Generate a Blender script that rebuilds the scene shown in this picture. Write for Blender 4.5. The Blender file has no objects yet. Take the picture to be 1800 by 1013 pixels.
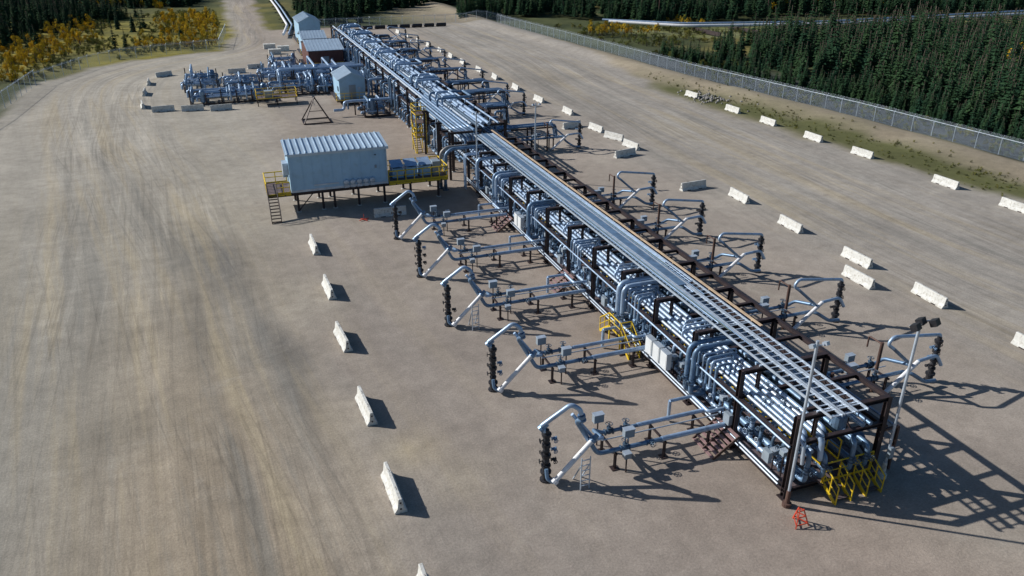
import bpy, math, random
import numpy as np
from mathutils import Vector, Matrix, noise
random.seed(11)
R=random.random
def U(a,b): return a+(b-a)*random.random()

# ------------------------------------------------------------------ materials
def new_mat(name):
    m=bpy.data.materials.new(name); m.use_nodes=True
    nt=m.node_tree; b=nt.nodes['Principled BSDF']
    return m,nt,b
def pmat(name,col,rough=0.6,metal=0.0,var=0.18,scale=1.5,bump=0.0,dirt=None,dirtamt=0.35):
    m,nt,b=new_mat(name); N=nt.nodes; L=nt.links
    g=N.new('ShaderNodeNewGeometry')
    n=N.new('ShaderNodeTexNoise'); n.inputs['Scale'].default_value=scale; n.inputs['Detail'].default_value=6
    L.new(g.outputs['Position'],n.inputs['Vector'])
    r=N.new('ShaderNodeValToRGB'); r.color_ramp.elements[0].position=0.3; r.color_ramp.elements[1].position=0.7
    c=Vector(col); a=c*(1-var); d=c*(1+var)
    r.color_ramp.elements[0].color=(a[0],a[1],a[2],1); r.color_ramp.elements[1].color=(min(d[0],1),min(d[1],1),min(d[2],1),1)
    L.new(n.outputs['Fac'],r.inputs['Fac'])
    out=r.outputs['Color']
    if dirt:
        n2=N.new('ShaderNodeTexNoise'); n2.inputs['Scale'].default_value=scale*2.7; n2.inputs['Detail'].default_value=8
        L.new(g.outputs['Position'],n2.inputs['Vector'])
        r2=N.new('ShaderNodeValToRGB'); r2.color_ramp.elements[0].position=0.5; r2.color_ramp.elements[1].position=0.72
        r2.color_ramp.elements[0].color=(0,0,0,1); r2.color_ramp.elements[1].color=(dirtamt,)*3+(1,)
        L.new(n2.outputs['Fac'],r2.inputs['Fac'])
        mx=N.new('ShaderNodeMix'); mx.data_type='RGBA'
        L.new(r2.outputs['Color'],mx.inputs[0]); L.new(out,mx.inputs[6]); mx.inputs[7].default_value=(*dirt,1)
        out=mx.outputs[2]
    L.new(out,b.inputs['Base Color'])
    b.inputs['Roughness'].default_value=rough; b.inputs['Metallic'].default_value=metal
    if bump>0:
        bp=N.new('ShaderNodeBump'); bp.inputs['Strength'].default_value=bump; bp.inputs['Distance'].default_value=0.02
        n3=N.new('ShaderNodeTexNoise'); n3.inputs['Scale'].default_value=18; n3.inputs['Detail'].default_value=5
        L.new(g.outputs['Position'],n3.inputs['Vector'])
        L.new(n3.outputs['Fac'],bp.inputs['Height']); L.new(bp.outputs['Normal'],b.inputs['Normal'])
    return m
SILVER=pmat('insulation_jacket',(0.36,0.49,0.67),0.42,0.4,0.16,1.2,dirt=(0.16,0.19,0.25),dirtamt=0.5)
PIPEB=pmat('blue_grey_pipe',(0.15,0.25,0.39),0.42,0.35,0.22,1.5,dirt=(0.08,0.09,0.12),dirtamt=.5)
VALVE=pmat('valve_paint',(0.07,0.12,0.185),0.5,0.25,0.35,3,dirt=(0.06,0.05,0.04))
DARK=pmat('dark_steel',(0.040,0.029,0.032),0.55,0.2,0.3,1.0,dirt=(0.09,0.05,0.035))
RUST=pmat('rust_brown_steel',(0.095,0.055,0.045),0.7,0.1,0.3,2)
IRON=pmat('wellhead_iron',(0.032,0.034,0.042),0.5,0.4,0.3,4,dirt=(0.08,0.06,0.05))
GALV=pmat('galvanised_steel',(0.46,0.54,0.64),0.42,0.35,0.15,3)
CABLE=pmat('cable_grey_green',(0.08,0.12,0.11),0.6,0.0,0.3,3)
WHITE=pmat('white_pipe',(0.76,0.78,0.82),0.5,0.0,0.08,2,dirt=(0.4,0.36,0.33),dirtamt=0.4)
YEL=pmat('safety_yellow',(0.66,0.46,0.02),0.5,0.0,0.15,3)
RED=pmat('red_paint',(0.5,0.06,0.03),0.5,0.0,0.2,3)
CONC=pmat('concrete',(0.60,0.61,0.59),0.85,0.0,0.12,2.2,bump=0.4,dirt=(0.3,0.27,0.22),dirtamt=0.7)
CLAD=pmat('pale_blue_cladding',(0.33,0.53,0.72),0.5,0.0,0.06,0.6,dirt=(0.26,0.40,0.52),dirtamt=0.5)
ROOF=pmat('metal_roof',(0.45,0.57,0.69),0.4,0.3,0.08,0.7)
CLADR=pmat('red_brown_cladding',(0.10,0.038,0.034),0.6,0.0,0.15,1)
TAN=pmat('timber_plank',(0.56,0.42,0.28),0.8,0.0,0.2,2)
GREYB=pmat('grey_cabinet',(0.26,0.32,0.38),0.5,0.1,0.1,2)
WHITB=pmat('white_cabinet',(0.64,0.68,0.71),0.5,0.0,0.06,2)
GRATE=pmat('step_grating',(0.13,0.10,0.105),0.7,0.2,0.3,5)
GLASS=pmat('dark_glass',(0.02,0.025,0.03),0.1,0.0,0.1,1)
ROCK=pmat('rubble',(0.27,0.26,0.245),0.9,0.0,0.3,2)
TANP=pmat('weathered_pipe',(.27,.255,.24),.5,.3,.15,2)
RSTEP=pmat('reddish_step',(.34,.22,.22),.6,.1,.15,5)

# ------------------------------------------------------------------ builder
class B:
    def __init__(s): s.v=[];s.f=[];s.m=[];s.sm=[];s.mats=[]
    def mi(s,m):
        if m not in s.mats: s.mats.append(m)
        return s.mats.index(m)
    def add(s,vs,fs,m,smooth=False):
        o=len(s.v); s.v.extend([tuple(v) for v in vs]); k=s.mi(m)
        for f in fs:
            s.f.append(tuple(i+o for i in f)); s.m.append(k); s.sm.append(smooth)
    def box(s,x0,x1,y0,y1,z0,z1,m):
        vs=[(x0,y0,z0),(x1,y0,z0),(x1,y1,z0),(x0,y1,z0),(x0,y0,z1),(x1,y0,z1),(x1,y1,z1),(x0,y1,z1)]
        s.add(vs,[(0,3,2,1),(4,5,6,7),(0,1,5,4),(1,2,6,5),(2,3,7,6),(3,0,4,7)],m)
    def beam(s,p0,p1,w,h,m,prof='box'):
        p0=Vector(p0);p1=Vector(p1);d=(p1-p0)
        if d.length<1e-6:return
        d.normalize(); up=Vector((0,0,1)) if abs(d.z)<0.95 else Vector((0,1,0))
        a=d.cross(up).normalized(); b=a.cross(d).normalized()
        def bx(wa,wb,ca,cb):
            vs=[]
            for p in (p0,p1):
                for sa,sb in ((-1,-1),(1,-1),(1,1),(-1,1)):
                    vs.append(p+a*(ca+sa*wa/2)+b*(cb+sb*wb/2))
            s.add(vs,[(0,1,2,3),(7,6,5,4),(0,4,5,1),(1,5,6,2),(2,6,7,3),(3,7,4,0)],m)
        if prof=='box': bx(w,h,0,0)
        else:
            t=0.02; bx(w,t,0,h/2-t/2); bx(w,t,0,-h/2+t/2); bx(t,h-2*t,0,0)
    def tube(s,pts,r,m,n=10,bend=0.0,cap=True,smooth=True):
        P=[Vector(p) for p in pts]
        if bend>0 and len(P)>2:
            Q=[P[0]]
            for i in range(1,len(P)-1):
                a,b,c=P[i-1],P[i],P[i+1]
                l=min(bend,(a-b).length*0.45,(c-b).length*0.45)
                s0=b+(a-b).normalized()*l; s1=b+(c-b).normalized()*l
                for k in range(5):
                    t=k/4; Q.append(s0*(1-t)**2+b*2*t*(1-t)+s1*t*t)
            Q.append(P[-1]); P=Q
        d=(P[1]-P[0]).normalized(); up=Vector((0,0,1)) if abs(d.z)<0.9 else Vector((1,0,0))
        a=d.cross(up).normalized(); vs=[];fs=[]
        for i,p in enumerate(P):
            if i==0: t=(P[1]-P[0])
            elif i==len(P)-1: t=(P[-1]-P[-2])
            else: t=(P[i+1]-P[i]).normalized()+(P[i]-P[i-1]).normalized()
            if t.length<1e-6: t=d
            t=t.normalized(); a=(a-t*a.dot(t))
            if a.length<1e-5: a=t.orthogonal()
            a.normalize(); b=t.cross(a)
            for k in range(n):
                an=2*math.pi*k/n; vs.append(p+a*math.cos(an)*r+b*math.sin(an)*r)
        for i in range(len(P)-1):
            for k in range(n):
                fs.append((i*n+k,i*n+(k+1)%n,(i+1)*n+(k+1)%n,(i+1)*n+k))
        s.add(vs,fs,m,smooth)
        if cap:
            e=(len(P)-1)*n
            s.add([vs[k] for k in range(n)],[tuple(range(n-1,-1,-1))],m)
            s.add([vs[e+k] for k in range(n)],[tuple(range(n))],m)
    def lathe(s,p,ax,prof,m,n=12):
        p=Vector(p);t=Vector(ax).normalized();a=t.orthogonal().normalized();b=t.cross(a);vs=[];fs=[]
        for r,z in prof:
            for k in range(n):
                an=2*math.pi*k/n; vs.append(p+t*z+a*math.cos(an)*r+b*math.sin(an)*r)
        for i in range(len(prof)-1):
            for k in range(n): fs.append((i*n+k,i*n+(k+1)%n,(i+1)*n+(k+1)%n,(i+1)*n+k))
        fs.append(tuple(range(n-1,-1,-1))); fs.append(tuple((len(prof)-1)*n+k for k in range(n)))
        s.add(vs,fs,m,False)
    def wheel(s,p,ax,r,m):
        p=Vector(p);t=Vector(ax).normalized();a=t.orthogonal().normalized();b=t.cross(a)
        pts=[p+a*math.cos(2*math.pi*k/10)*r+b*math.sin(2*math.pi*k/10)*r for k in range(11)]
        s.tube(pts,0.022,m,4,cap=False)
        s.beam(pts[0],pts[5],0.02,0.02,m); s.beam(pts[2],pts[7],0.02,0.02,m)
    def valve(s,p,ax,st,sz,m,wm=None):
        p=Vector(p);ax=Vector(ax).normalized();st=Vector(st).normalized()
        q=p-ax*sz
        s.lathe(q,ax,[(sz*.75,0),(sz*.75,sz*.2),(sz*.4,sz*.25),(sz*.62,sz*.75),(sz*.66,sz),(sz*.62,sz*1.25),(sz*.4,sz*1.75),(sz*.75,sz*1.8),(sz*.75,sz*2)],m)
        s.lathe(p+st*sz*.3,st,[(sz*.42,0),(sz*.42,sz*.6),(sz*.55,sz*.62),(sz*.55,sz*.8),(sz*.2,sz*.85),(sz*.14,sz*1.9)],m,8)
        s.wheel(p+st*sz*2.0,st,sz*.75,wm or m)
    def obj(s,name,parent=None,loc=None):
        me=bpy.data.meshes.new(name); me.from_pydata(s.v,[],s.f)
        for m in s.mats: me.materials.append(m)
        me.polygons.foreach_set('material_index',s.m); me.polygons.foreach_set('use_smooth',s.sm); me.update()
        o=bpy.data.objects.new(name,me); bpy.context.scene.collection.objects.link(o)
        if parent: o.parent=parent
        if loc: o.location=loc
        return o
def empty(name):
    o=bpy.data.objects.new(name,None); bpy.context.scene.collection.objects.link(o); return o
def stairs(b,x,y,z,dx,dy,run,w,m,rail=None,tm=None):
    """flight going from (x,y,z) down to the ground in direction (dx,dy)"""
    d=Vector((dx,dy,0)).normalized(); a=Vector((-d.y,d.x,0)); n=max(2,int(z/0.2)); P=Vector((x,y,z))
    for sgn in (-1,1):
        o=a*sgn*w/2
        b.beam(P+o,P+o+d*run-Vector((0,0,z)),0.05,0.2,m)
        if rail:
            b.tube([P+o+Vector((0,0,1)),P+o+d*run+Vector((0,0,1-z))],0.04,rail,6)
            b.tube([P+o+Vector((0,0,.5)),P+o+d*run+Vector((0,0,.5-z))],0.03,rail,6)
            for t in (0,.5,1): 
                q=P+o+d*run*t-Vector((0,0,z*t)); b.tube([q,q+Vector((0,0,1))],0.035,rail,6)
    for i in range(n):
        t=(i+.5)/n; q=P+d*run*t-Vector((0,0,z*t)); b.beam(q-a*w/2*.96,q+a*w/2*.96,0.22,0.035,tm or m)
def railing(b,pts,z,m,h=1.05,sp=1.2,r0=.04):
    for i in range(len(pts)-1):
        p=Vector((*pts[i],z));q=Vector((*pts[i+1],z));L=(q-p).length;n=max(1,round(L/sp))
        for hh,r in ((h,r0),(h*.55,r0*.7)): b.tube([p+Vector((0,0,hh)),q+Vector((0,0,hh))],r,m,6)
        b.beam(p+Vector((0,0,.06)),q+Vector((0,0,.06)),.02,.12,m)
        for k in range(n+1):
            c=p.lerp(q,k/n); b.tube([c,c+Vector((0,0,h))],r0*.85,m,6)

# ------------------------------------------------------------------ ground
def sdpoly(X,Y,poly):
    P=np.array(poly,float); n=len(P); d=np.full(X.shape,1e9); ins=np.zeros(X.shape,bool)
    for i in range(n):
        a=P[i];b=P[(i+1)%n];e=b-a;wx=X-a[0];wy=Y-a[1]
        t=np.clip((wx*e[0]+wy*e[1])/(e@e),0,1); d=np.minimum(d,np.hypot(wx-e[0]*t,wy-e[1]*t))
        c=((a[1]>Y)!=(b[1]>Y)); 
        with np.errstate(divide='ignore',invalid='ignore'):
            xi=(b[0]-a[0])*(Y-a[1])/(b[1]-a[1]+1e-12)+a[0]
        ins^=(c&(X<xi))
    return np.where(ins,-d,d)
PAD=[(-38,-60),(-35,60),(-32,120),(-30,151),(-24,166),(-19,173),(-8,178),(0,181),(2.5,208),(3,300),(5,460),(14,460),(12.5,300),(11,217),(12,212),(40,212),(73,211),(71.5,154),(69,130),(65.5,109),(66,92),(69.5,72),(72.5,51),(76,0),(80,-60)]
def ss(a,b,x): 
    t=np.clip((x-a)/(b-a),0,1); return t*t*(3-2*t)
def catmull(pts,k=10):
    out=[];P=[Vector((*pts[0],0))]+[Vector((*p,0)) for p in pts]+[Vector((*pts[-1],0))]
    for i in range(1,len(P)-2):
        a,b,c,d=P[i-1:i+3]
        for j in range(k):
            t=j/k; out.append(0.5*((2*b)+(c-a)*t+(2*a-5*b+4*c-d)*t*t+(3*b-a-3*c+d)*t**3))
    out.append(P[-1]); return [(p.x,p.y) for p in out]
ROADP=catmull([(-2.5,-60),(-3.8,0),(-6.5,40),(-10.5,80),(-15,110),(-18,132),(-17.5,150),(-12,163),(-3,173),(5,187),(7,215),(7.7,300),(9.5,460)])
def hgt(X,Y,fx):
    e=X-fx
    return 0.7*np.exp(-((e+5.5)/3.0)**2)*ss(40,110,Y+0*X)-0.9*ss(-3,3,e)
FENCE=[(90,-60),(87,30),(86,63),(84,88),(82,102),(79,123),(77,152),(75,179),(72.5,207),(72.5,213)]
def fx_at(y):
    ys=[p[1] for p in FENCE]; xs=[p[0] for p in FENCE]; return np.interp(y,ys,xs)
def zat(x,y):
    return float(hgt(np.array(float(x)),np.array(float(y)),fx_at(y))) if x>60 else 0.0
def build_ground():
    xs=np.arange(-130,300.1,1.0); ys=np.arange(-30,420.1,1.0)
    ys=np.concatenate([ys[ys<230],np.arange(230,421,3.0)]); xs=np.concatenate([np.arange(-130,-40,3.0),xs[(xs>=-40)&(xs<130)],np.arange(130,301,3.0)])
    X,Y=np.meshgrid(xs,ys); nx,ny=len(xs),len(ys)
    sd=sdpoly(X,Y,PAD)
    nz=np.empty(X.shape);nz2=np.empty(X.shape)
    for j in range(ny):
        for i in range(nx):
            x=xs[i];y=ys[j]
            nz[j,i]=noise.noise((x*.12,y*.12,0))+.5*noise.noise((x*.31,y*.31,3))
            nz2[j,i]=noise.noise((x*.03,y*.03,7))+.5*noise.noise((x*.08,y*.08,9))
    FX=fx_at(Y)
    Z=hgt(X,Y,FX)+np.where(sd>0,nz*0.12*ss(0,6,sd),0)
    Z=np.where((X<60),np.where(sd>0,nz*.2*ss(0,6,sd),0),Z)
    def C(*c): return np.array(c)[None,None,:]
    def W(a): return a[...,None]
    padc=C(.33,.29,.252)+W(nz2)*C(.04,.034,.026)
    w=W(ss(8,-3,X+nz*3)); padc=padc*(1-w)+C(.35,.318,.262)*w
    w=W(ss(38,52,X+nz*3)); padc=padc*(1-w)+C(.335,.31,.278)*w
    w=W(ss(75,25,Y)*ss(5,-1,X)*ss(-16,-4,X)*.75); padc=padc*(1-w)+C(.34,.275,.20)*w
    w=W(ss(-6,-14,X)*ss(120,60,Y)*.5); padc=padc*(1-w)+C(.255,.25,.23)*w
    w=W(ss(50,110,Y)*ss(10,0,X)*.6); padc=padc*(1-w)+C(.395,.37,.325)*w
    cx_=1.2-np.maximum(Y-44,0)*.2-np.maximum(36-Y,0)*-.02
    w=W(np.exp(-((X-cx_-nz*.9)/1.1)**2)*ss(28,42,Y)*ss(80,62,Y)*(.8+.6*nz).clip(0,1)*.85); padc=padc*(1-w)+C(.165,.16,.15)*w
    w=W(ss(cx_-7,cx_,X+nz)*ss(cx_+.8,cx_-.5,X+nz)*ss(25,42,Y)*ss(85,62,Y)*(.45+.5*nz).clip(0,.7)); padc=padc*(1-w)+C(.19,.185,.17)*w
    w=W(np.exp(-((X-24-nz)/9.)**2)*.5); padc=padc*(1-w)+C(.315,.25,.205)*w
    for cx,cy,r,a,c in ((6.3,33.2,1.5,.9,(.43,.365,.26)),(8,30,1.6,.5,(.41,.36,.28)),(12,52,2.5,.4,(.42,.37,.31)),(18,24.5,2.2,.35,(.22,.18,.15)),(9.5,34,.4,.8,(.12,.10,.085)),(14.5,33.5,.35,.9,(.08,.07,.06)),
                        (47,60,5,.4,(.40,.37,.32)),(-3,55,4,.35,(.22,.20,.17)),(-8,40,3,.35,(.23,.21,.17)),(30,18,4,.35,(.40,.36,.30)),(8,85,5,.3,(.40,.365,.32)),(12,100,6,.35,(.27,.23,.19)),(20,70,3,.4,(.24,.19,.155)),(32,100,5,.4,(.40,.37,.33)),(52,130,7,.35,(.27,.245,.21)),(58,90,6,.35,(.39,.37,.33)),(12,108,2,.5,(.2,.17,.14)),(16,86,3,.4,(.24,.2,.16))):
        w=W(np.exp(-(((X-cx+nz)**2+(Y-cy+nz*1.5)**2)/(r*r)))*a);padc=padc*(1-w)+C(*c)*w
    marsh=C(.065,.078,.033)+W(nz)*C(.03,.03,.012)
    w=W(ss(0.1,.7,nz2+.2*nz)); marsh=marsh*(1-w)+C(.17,.15,.05)*w
    w=W((ss(20,5,X)*ss(150,175,Y)*ss(290,240,Y)*(.6+.5*nz)).clip(0,1)); marsh=marsh*(1-w)+C(.28,.24,.045)*w
    e=X-FX
    w=W(ss(-1,2,e)*ss(24,8,e)*ss(165,140,Y)); marsh=marsh*(1-w)+(C(.05,.058,.068)+W(nz)*.025)*w
    w=W(ss(1,-3,e)*ss(40,60,X))
    bank=C(.32,.275,.205)+W(nz)*C(.05,.045,.04)
    g=W(((np.exp(-((e+12.3-nz*1.0)/4.4)**2))*1.15*ss(135,105,Y)+.4*nz+.2*nz2).clip(0,1)); bank=bank*(1-g)+C(.115,.12,.05)*g
    marsh=marsh*(1-w)+bank*w
    dd=sdpoly(X,Y,[(98,180),(112,168),(157,158),(230,160),(300,150),(300,178),(230,182),(157,186),(112,192),(98,196)])
    w=W(ss(3,-2,dd)); marsh=marsh*(1-w)+(C(.16,.17,.07)+W(nz)*.05)*w
    f=W(ss(-1.4,1.4,sd+nz*1.9))
    col=(padc*(1-f)+marsh*f).clip(0.01,1)
    S=np.full(X.shape,1e9);T=np.zeros(X.shape);acc=0
    for i in range(len(ROADP)-1):
        a=np.array(ROADP[i]);b=np.array(ROADP[i+1]);ee=b-a;L=np.hypot(*ee)
        wx=X-a[0];wy=Y-a[1];t=np.clip((wx*ee[0]+wy*ee[1])/(L*L),0,1)
        d=np.hypot(wx-ee[0]*t,wy-ee[1]*t);sg=np.sign(ee[0]*wy-ee[1]*wx)
        m=d<np.abs(S);S=np.where(m,-sg*d,S);T=np.where(m,acc+t*L,T);acc+=L
    hw=np.interp(Y,[-60,60,110,150,185,300],[10,9.5,8.5,9,5,4.5])
    Mk=np.maximum(ss(hw+1.5,hw-3.5,np.abs(S)),.25*ss(16,8,X))*(1-f[...,0])
    Mr=ss(38,50,X)*ss(72,60,X)*(1-f[...,0])*.85
    Sr=X+3*np.sin(Y/38.)+200; 
    ur=Mr>Mk; S=np.where(ur|(X>17),Sr,S);T=np.where(ur|(X>17),Y,T);Mk=np.maximum(Mk,Mr)
    vs=np.stack([X,Y,Z],-1).reshape(-1,3)
    idx=np.arange(nx*ny).reshape(ny,nx)
    q=np.stack([idx[:-1,:-1],idx[:-1,1:],idx[1:,1:],idx[1:,:-1]],-1).reshape(-1,4)
    me=bpy.data.meshes.new('ground')
    me.vertices.add(len(vs));me.vertices.foreach_set('co',vs.ravel())
    me.loops.add(q.size);me.loops.foreach_set('vertex_index',q.ravel())
    me.polygons.add(len(q));me.polygons.foreach_set('loop_start',np.arange(len(q))*4);me.polygons.foreach_set('loop_total',np.full(len(q),4))
    me.update(calc_edges=True);me.validate()
    me.polygons.foreach_set('use_smooth',np.ones(len(q),bool))
    at=me.attributes.new('gcol','FLOAT_COLOR','POINT');at.data.foreach_set('color',np.concatenate([col,np.ones(X.shape+(1,))],-1).astype(np.float32).ravel())
    at=me.attributes.new('flow','FLOAT_VECTOR','POINT');at.data.foreach_set('vector',np.stack([S,T,Mk],-1).astype(np.float32).ravel())
    at=me.attributes.new('padm','FLOAT','POINT');at.data.foreach_set('value',(1-f[...,0]).astype(np.float32).ravel())
    o=bpy.data.objects.new('ground',me);bpy.context.scene.collection.objects.link(o)
    m,nt,b=new_mat('gravel_and_soil');N=nt.nodes;L=nt.links
    def nn(t,**k):
        n=N.new(t)
        for a,v in k.items(): setattr(n,a,v)
        return n
    def attr(n): a=nn('ShaderNodeAttribute');a.attribute_name=n;return a
    ac=attr('gcol');af=attr('flow');ap=attr('padm')
    sep=nn('ShaderNodeSeparateXYZ');L.new(af.outputs['Vector'],sep.inputs[0])
    def math_(op,a,b2=None,clamp=False):
        n=nn('ShaderNodeMath',operation=op);n.use_clamp=clamp
        for i,x in enumerate((a,b2)):
            if x is None: continue
            if isinstance(x,(int,float)): n.inputs[i].default_value=x
            else: L.new(x,n.inputs[i])
        return n.outputs[0]
    def pn(sc,det,ro=.6,dist=0):
        n=nn('ShaderNodeTexNoise');n.inputs['Scale'].default_value=sc;n.inputs['Detail'].default_value=det;n.inputs['Roughness'].default_value=ro;n.inputs['Distortion'].default_value=dist
        L.new(geo.outputs['Position'],n.inputs['Vector']);return n.outputs['Fac']
    def rng(x,a,b2,c,d):
        n=nn('ShaderNodeMapRange');L.new(x,n.inputs[0]);n.inputs[1].default_value=a;n.inputs[2].default_value=b2;n.inputs[3].default_value=c;n.inputs[4].default_value=d;return n.outputs[0]
    geo=nn('ShaderNodeNewGeometry')
    wob=math_('MULTIPLY',math_('SUBTRACT',pn(.018,1),.5),9.0)
    def streak(sx,sy,det,off,shear=0.0,rough=.65,wb=0.0):
        c=nn('ShaderNodeCombineXYZ')
        s_=math_('ADD',sep.outputs[0],math_('MULTIPLY',sep.outputs[1],shear))
        if wb: s_=math_('ADD',s_,math_('MULTIPLY',wob,wb))
        L.new(math_('MULTIPLY',s_,sx),c.inputs[0]);L.new(math_('MULTIPLY',sep.outputs[1],sy),c.inputs[1]);c.inputs[2].default_value=off
        n=nn('ShaderNodeTexNoise');n.inputs['Scale'].default_value=1;n.inputs['Detail'].default_value=det;n.inputs['Roughness'].default_value=rough;n.inputs['Distortion'].default_value=.15
        L.new(c.outputs[0],n.inputs['Vector']);return n.outputs['Fac']
    s1=streak(.35,.014,5,0,wb=.25);s2=streak(1.9,.05,6,5,wb=.3,rough=.75);s3=streak(.5,.02,6,11,shear=.04,wb=.4);s4=streak(2.4,.02,3,17,shear=-.06,wb=.5);s5=streak(3.2,.03,2,23,shear=.10,wb=.6)
    big=pn(.09,6,.6,.5);mid=pn(.8,9,.72);fine=pn(9,6,.85);low=pn(.05,4,.6)
    st=math_('MULTIPLY',rng(s1,.35,.65,.80,1.16),rng(s2,.3,.7,.86,1.14))
    st=math_('MULTIPLY',st,rng(s4,.55,.60,1.0,.84));st=math_('MULTIPLY',st,rng(s5,.58,.64,1.0,.85));st=math_('MULTIPLY',st,rng(s4,.36,.42,1.12,1.0))
    stm=nn('ShaderNodeMix',data_type='FLOAT');L.new(math_('MULTIPLY',sep.outputs[2],rng(low,.38,.6,.45,1.1)),stm.inputs[0]);stm.inputs[2].default_value=1;L.new(st,stm.inputs[3])
    v=math_('MULTIPLY',stm.outputs[0],rng(big,.3,.7,.86,1.14))
    v=math_('MULTIPLY',v,rng(mid,.3,.7,.83,1.17))
    v=math_('MULTIPLY',v,rng(fine,.3,.7,.70,1.30))
    tan=nn('ShaderNodeMix',data_type='RGBA')
    L.new(math_('MULTIPLY',sep.outputs[2],rng(s3,.5,.64,0,.6),True),tan.inputs[0])
    L.new(ac.outputs['Color'],tan.inputs[6]);tan.inputs[7].default_value=(.41,.345,.235,1)
    gry=nn('ShaderNodeMix',data_type='RGBA')
    L.new(math_('MULTIPLY',sep.outputs[2],rng(s3,.47,.35,0,.6),True),gry.inputs[0]);L.new(tan.outputs[2],gry.inputs[6]);gry.inputs[7].default_value=(.225,.22,.20,1)
    pal=nn('ShaderNodeMix',data_type='RGBA')
    L.new(math_('MULTIPLY',ap.outputs['Fac'],rng(pn(.16,7,.65,.8),.56,.72,0,.5),True),pal.inputs[0])
    L.new(gry.outputs[2],pal.inputs[6]);pal.inputs[7].default_value=(.41,.375,.32,1)
    drk=nn('ShaderNodeMix',data_type='RGBA')
    L.new(math_('MULTIPLY',ap.outputs['Fac'],rng(pn(.22,8,.7,1.2),.60,.74,0,.45),True),drk.inputs[0])
    L.new(pal.outputs[2],drk.inputs[6]);drk.inputs[7].default_value=(.19,.165,.14,1)
    sc=nn('ShaderNodeVectorMath',operation='SCALE');L.new(drk.outputs[2],sc.inputs[0]);L.new(v,sc.inputs[3])
    L.new(sc.outputs[0],b.inputs['Base Color']);b.inputs['Roughness'].default_value=.95
    b.inputs['Specular IOR Level'].default_value=.15
    bp=nn('ShaderNodeBump');bp.inputs['Strength'].default_value=.6;bp.inputs['Distance'].default_value=.07
    hh=math_('ADD',math_('MULTIPLY',fine,.5),math_('ADD',mid,math_('MULTIPLY',math_('MULTIPLY',s2,sep.outputs[2]),.5)))
    L.new(hh,bp.inputs['Height']);L.new(bp.outputs['Normal'],b.inputs['Normal'])
    me.materials.append(m)
    bb=B();FAR=pmat('distant_boreal_land',(.045,.055,.03),.95,0,.4,.02)
    bb.add([(-4000,-4000,-1.6),(4000,-4000,-1.6),(4000,5000,-1.6),(-4000,5000,-1.6)],[(0,1,2,3)],FAR);bb.obj('terrain')
build_ground()

# ------------------------------------------------------------------ concrete barriers
def barrier_mesh():
    b=B();h=.81;L=1.5
    prof=[(-.3,0),(-.3,.08),(-.15,.30),(-.09,h-.02),(-.07,h),(.07,h),(.09,h-.02),(.15,.30),(.3,.08),(.3,0)]
    ysl=[(-L,.985),(-L+.03,1),(-.62,1),(-.6,1),(.6,1),(.62,1),(L-.03,1),(L,.985)]
    n=len(prof);vs=[]
    for y,sc in ysl:
        for i,(x,z) in enumerate(prof): vs.append((x*sc,y,z*sc))
    fs=[]
    for j in range(len(ysl)-1):
        for i in range(n-1): fs.append((j*n+i,j*n+i+1,(j+1)*n+i+1,(j+1)*n+i))
    fs.append(tuple(range(n-1,-1,-1)));fs.append(tuple((len(ysl)-1)*n+i for i in range(n)))
    b.add(vs,fs,CONC)
    for y in (-.7,.7):
        b.box(-.306,.306,y-.22,y+.22,.0,.075,DARK)
        b.tube([(0,y-.08,h-.02),(0,y-.08,h+.07),(0,y+.08,h+.07),(0,y+.08,h-.02)],.012,DARK,5)
    for y in (-L,L):
        b.tube([(0,y-.02,.25),(0,y+.02*1,.25)],.05,DARK,6); b.tube([(0,y-.02,.6),(0,y+.02,.6)],.05,DARK,6)
    o=b.obj('concrete_barrier');return o
b0=barrier_mesh();first=[True]
def barrier(x,y,rot=0):
    if first[0]: o=b0;first[0]=False
    else:
        o=bpy.data.objects.new('concrete_barrier',b0.data);bpy.context.scene.collection.objects.link(o)
    o.location=(x,y,zat(x,y));o.rotation_euler=(0,0,math.radians(rot+U(-3.5,3.5)))
for x,y,r in [(4.7,29.9,2),(4.7,37.3,3),(4.7,45.8,2),(4.9,53.8,3),(4.9,62.7,2),(4.7,22.75,0),(12.6,68.6,-90),
  (45.8,37.6,-3),(45.8,45.0,0),(43.2,41.9,-2),(45.7,53.2,2),(46,61.5,0),(43.5,65.9,-82),(45,82.4,5),(42.6,79.3,-78),(44.9,86.8,25),(44.7,91.6,5),(42.3,94.1,-75),(45.2,102,0),(44.3,111,3),(44.2,121,0),(44,131,0),(43.6,139,0),(43.2,148,0),(43.1,156,0),(43,164,0),(42.5,172,0),(42,179,0),(41.5,188,0),(41,196,0),
  (46,29.3,0),(69,50,2),(68.8,58,2),(68.8,70,4),(68.3,78,2),(68.2,87,3),(68,95,0),(68,106,0),
  (-10.3,153,-60),(-12.4,146,0),(-12.5,137,0),(-12.2,127,8),(-9.2,123,-84),(-5.2,122,-90),(-1.3,121,-88),(2,152,-90),(5.5,156,-85)]: barrier(x,y,r)

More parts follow.
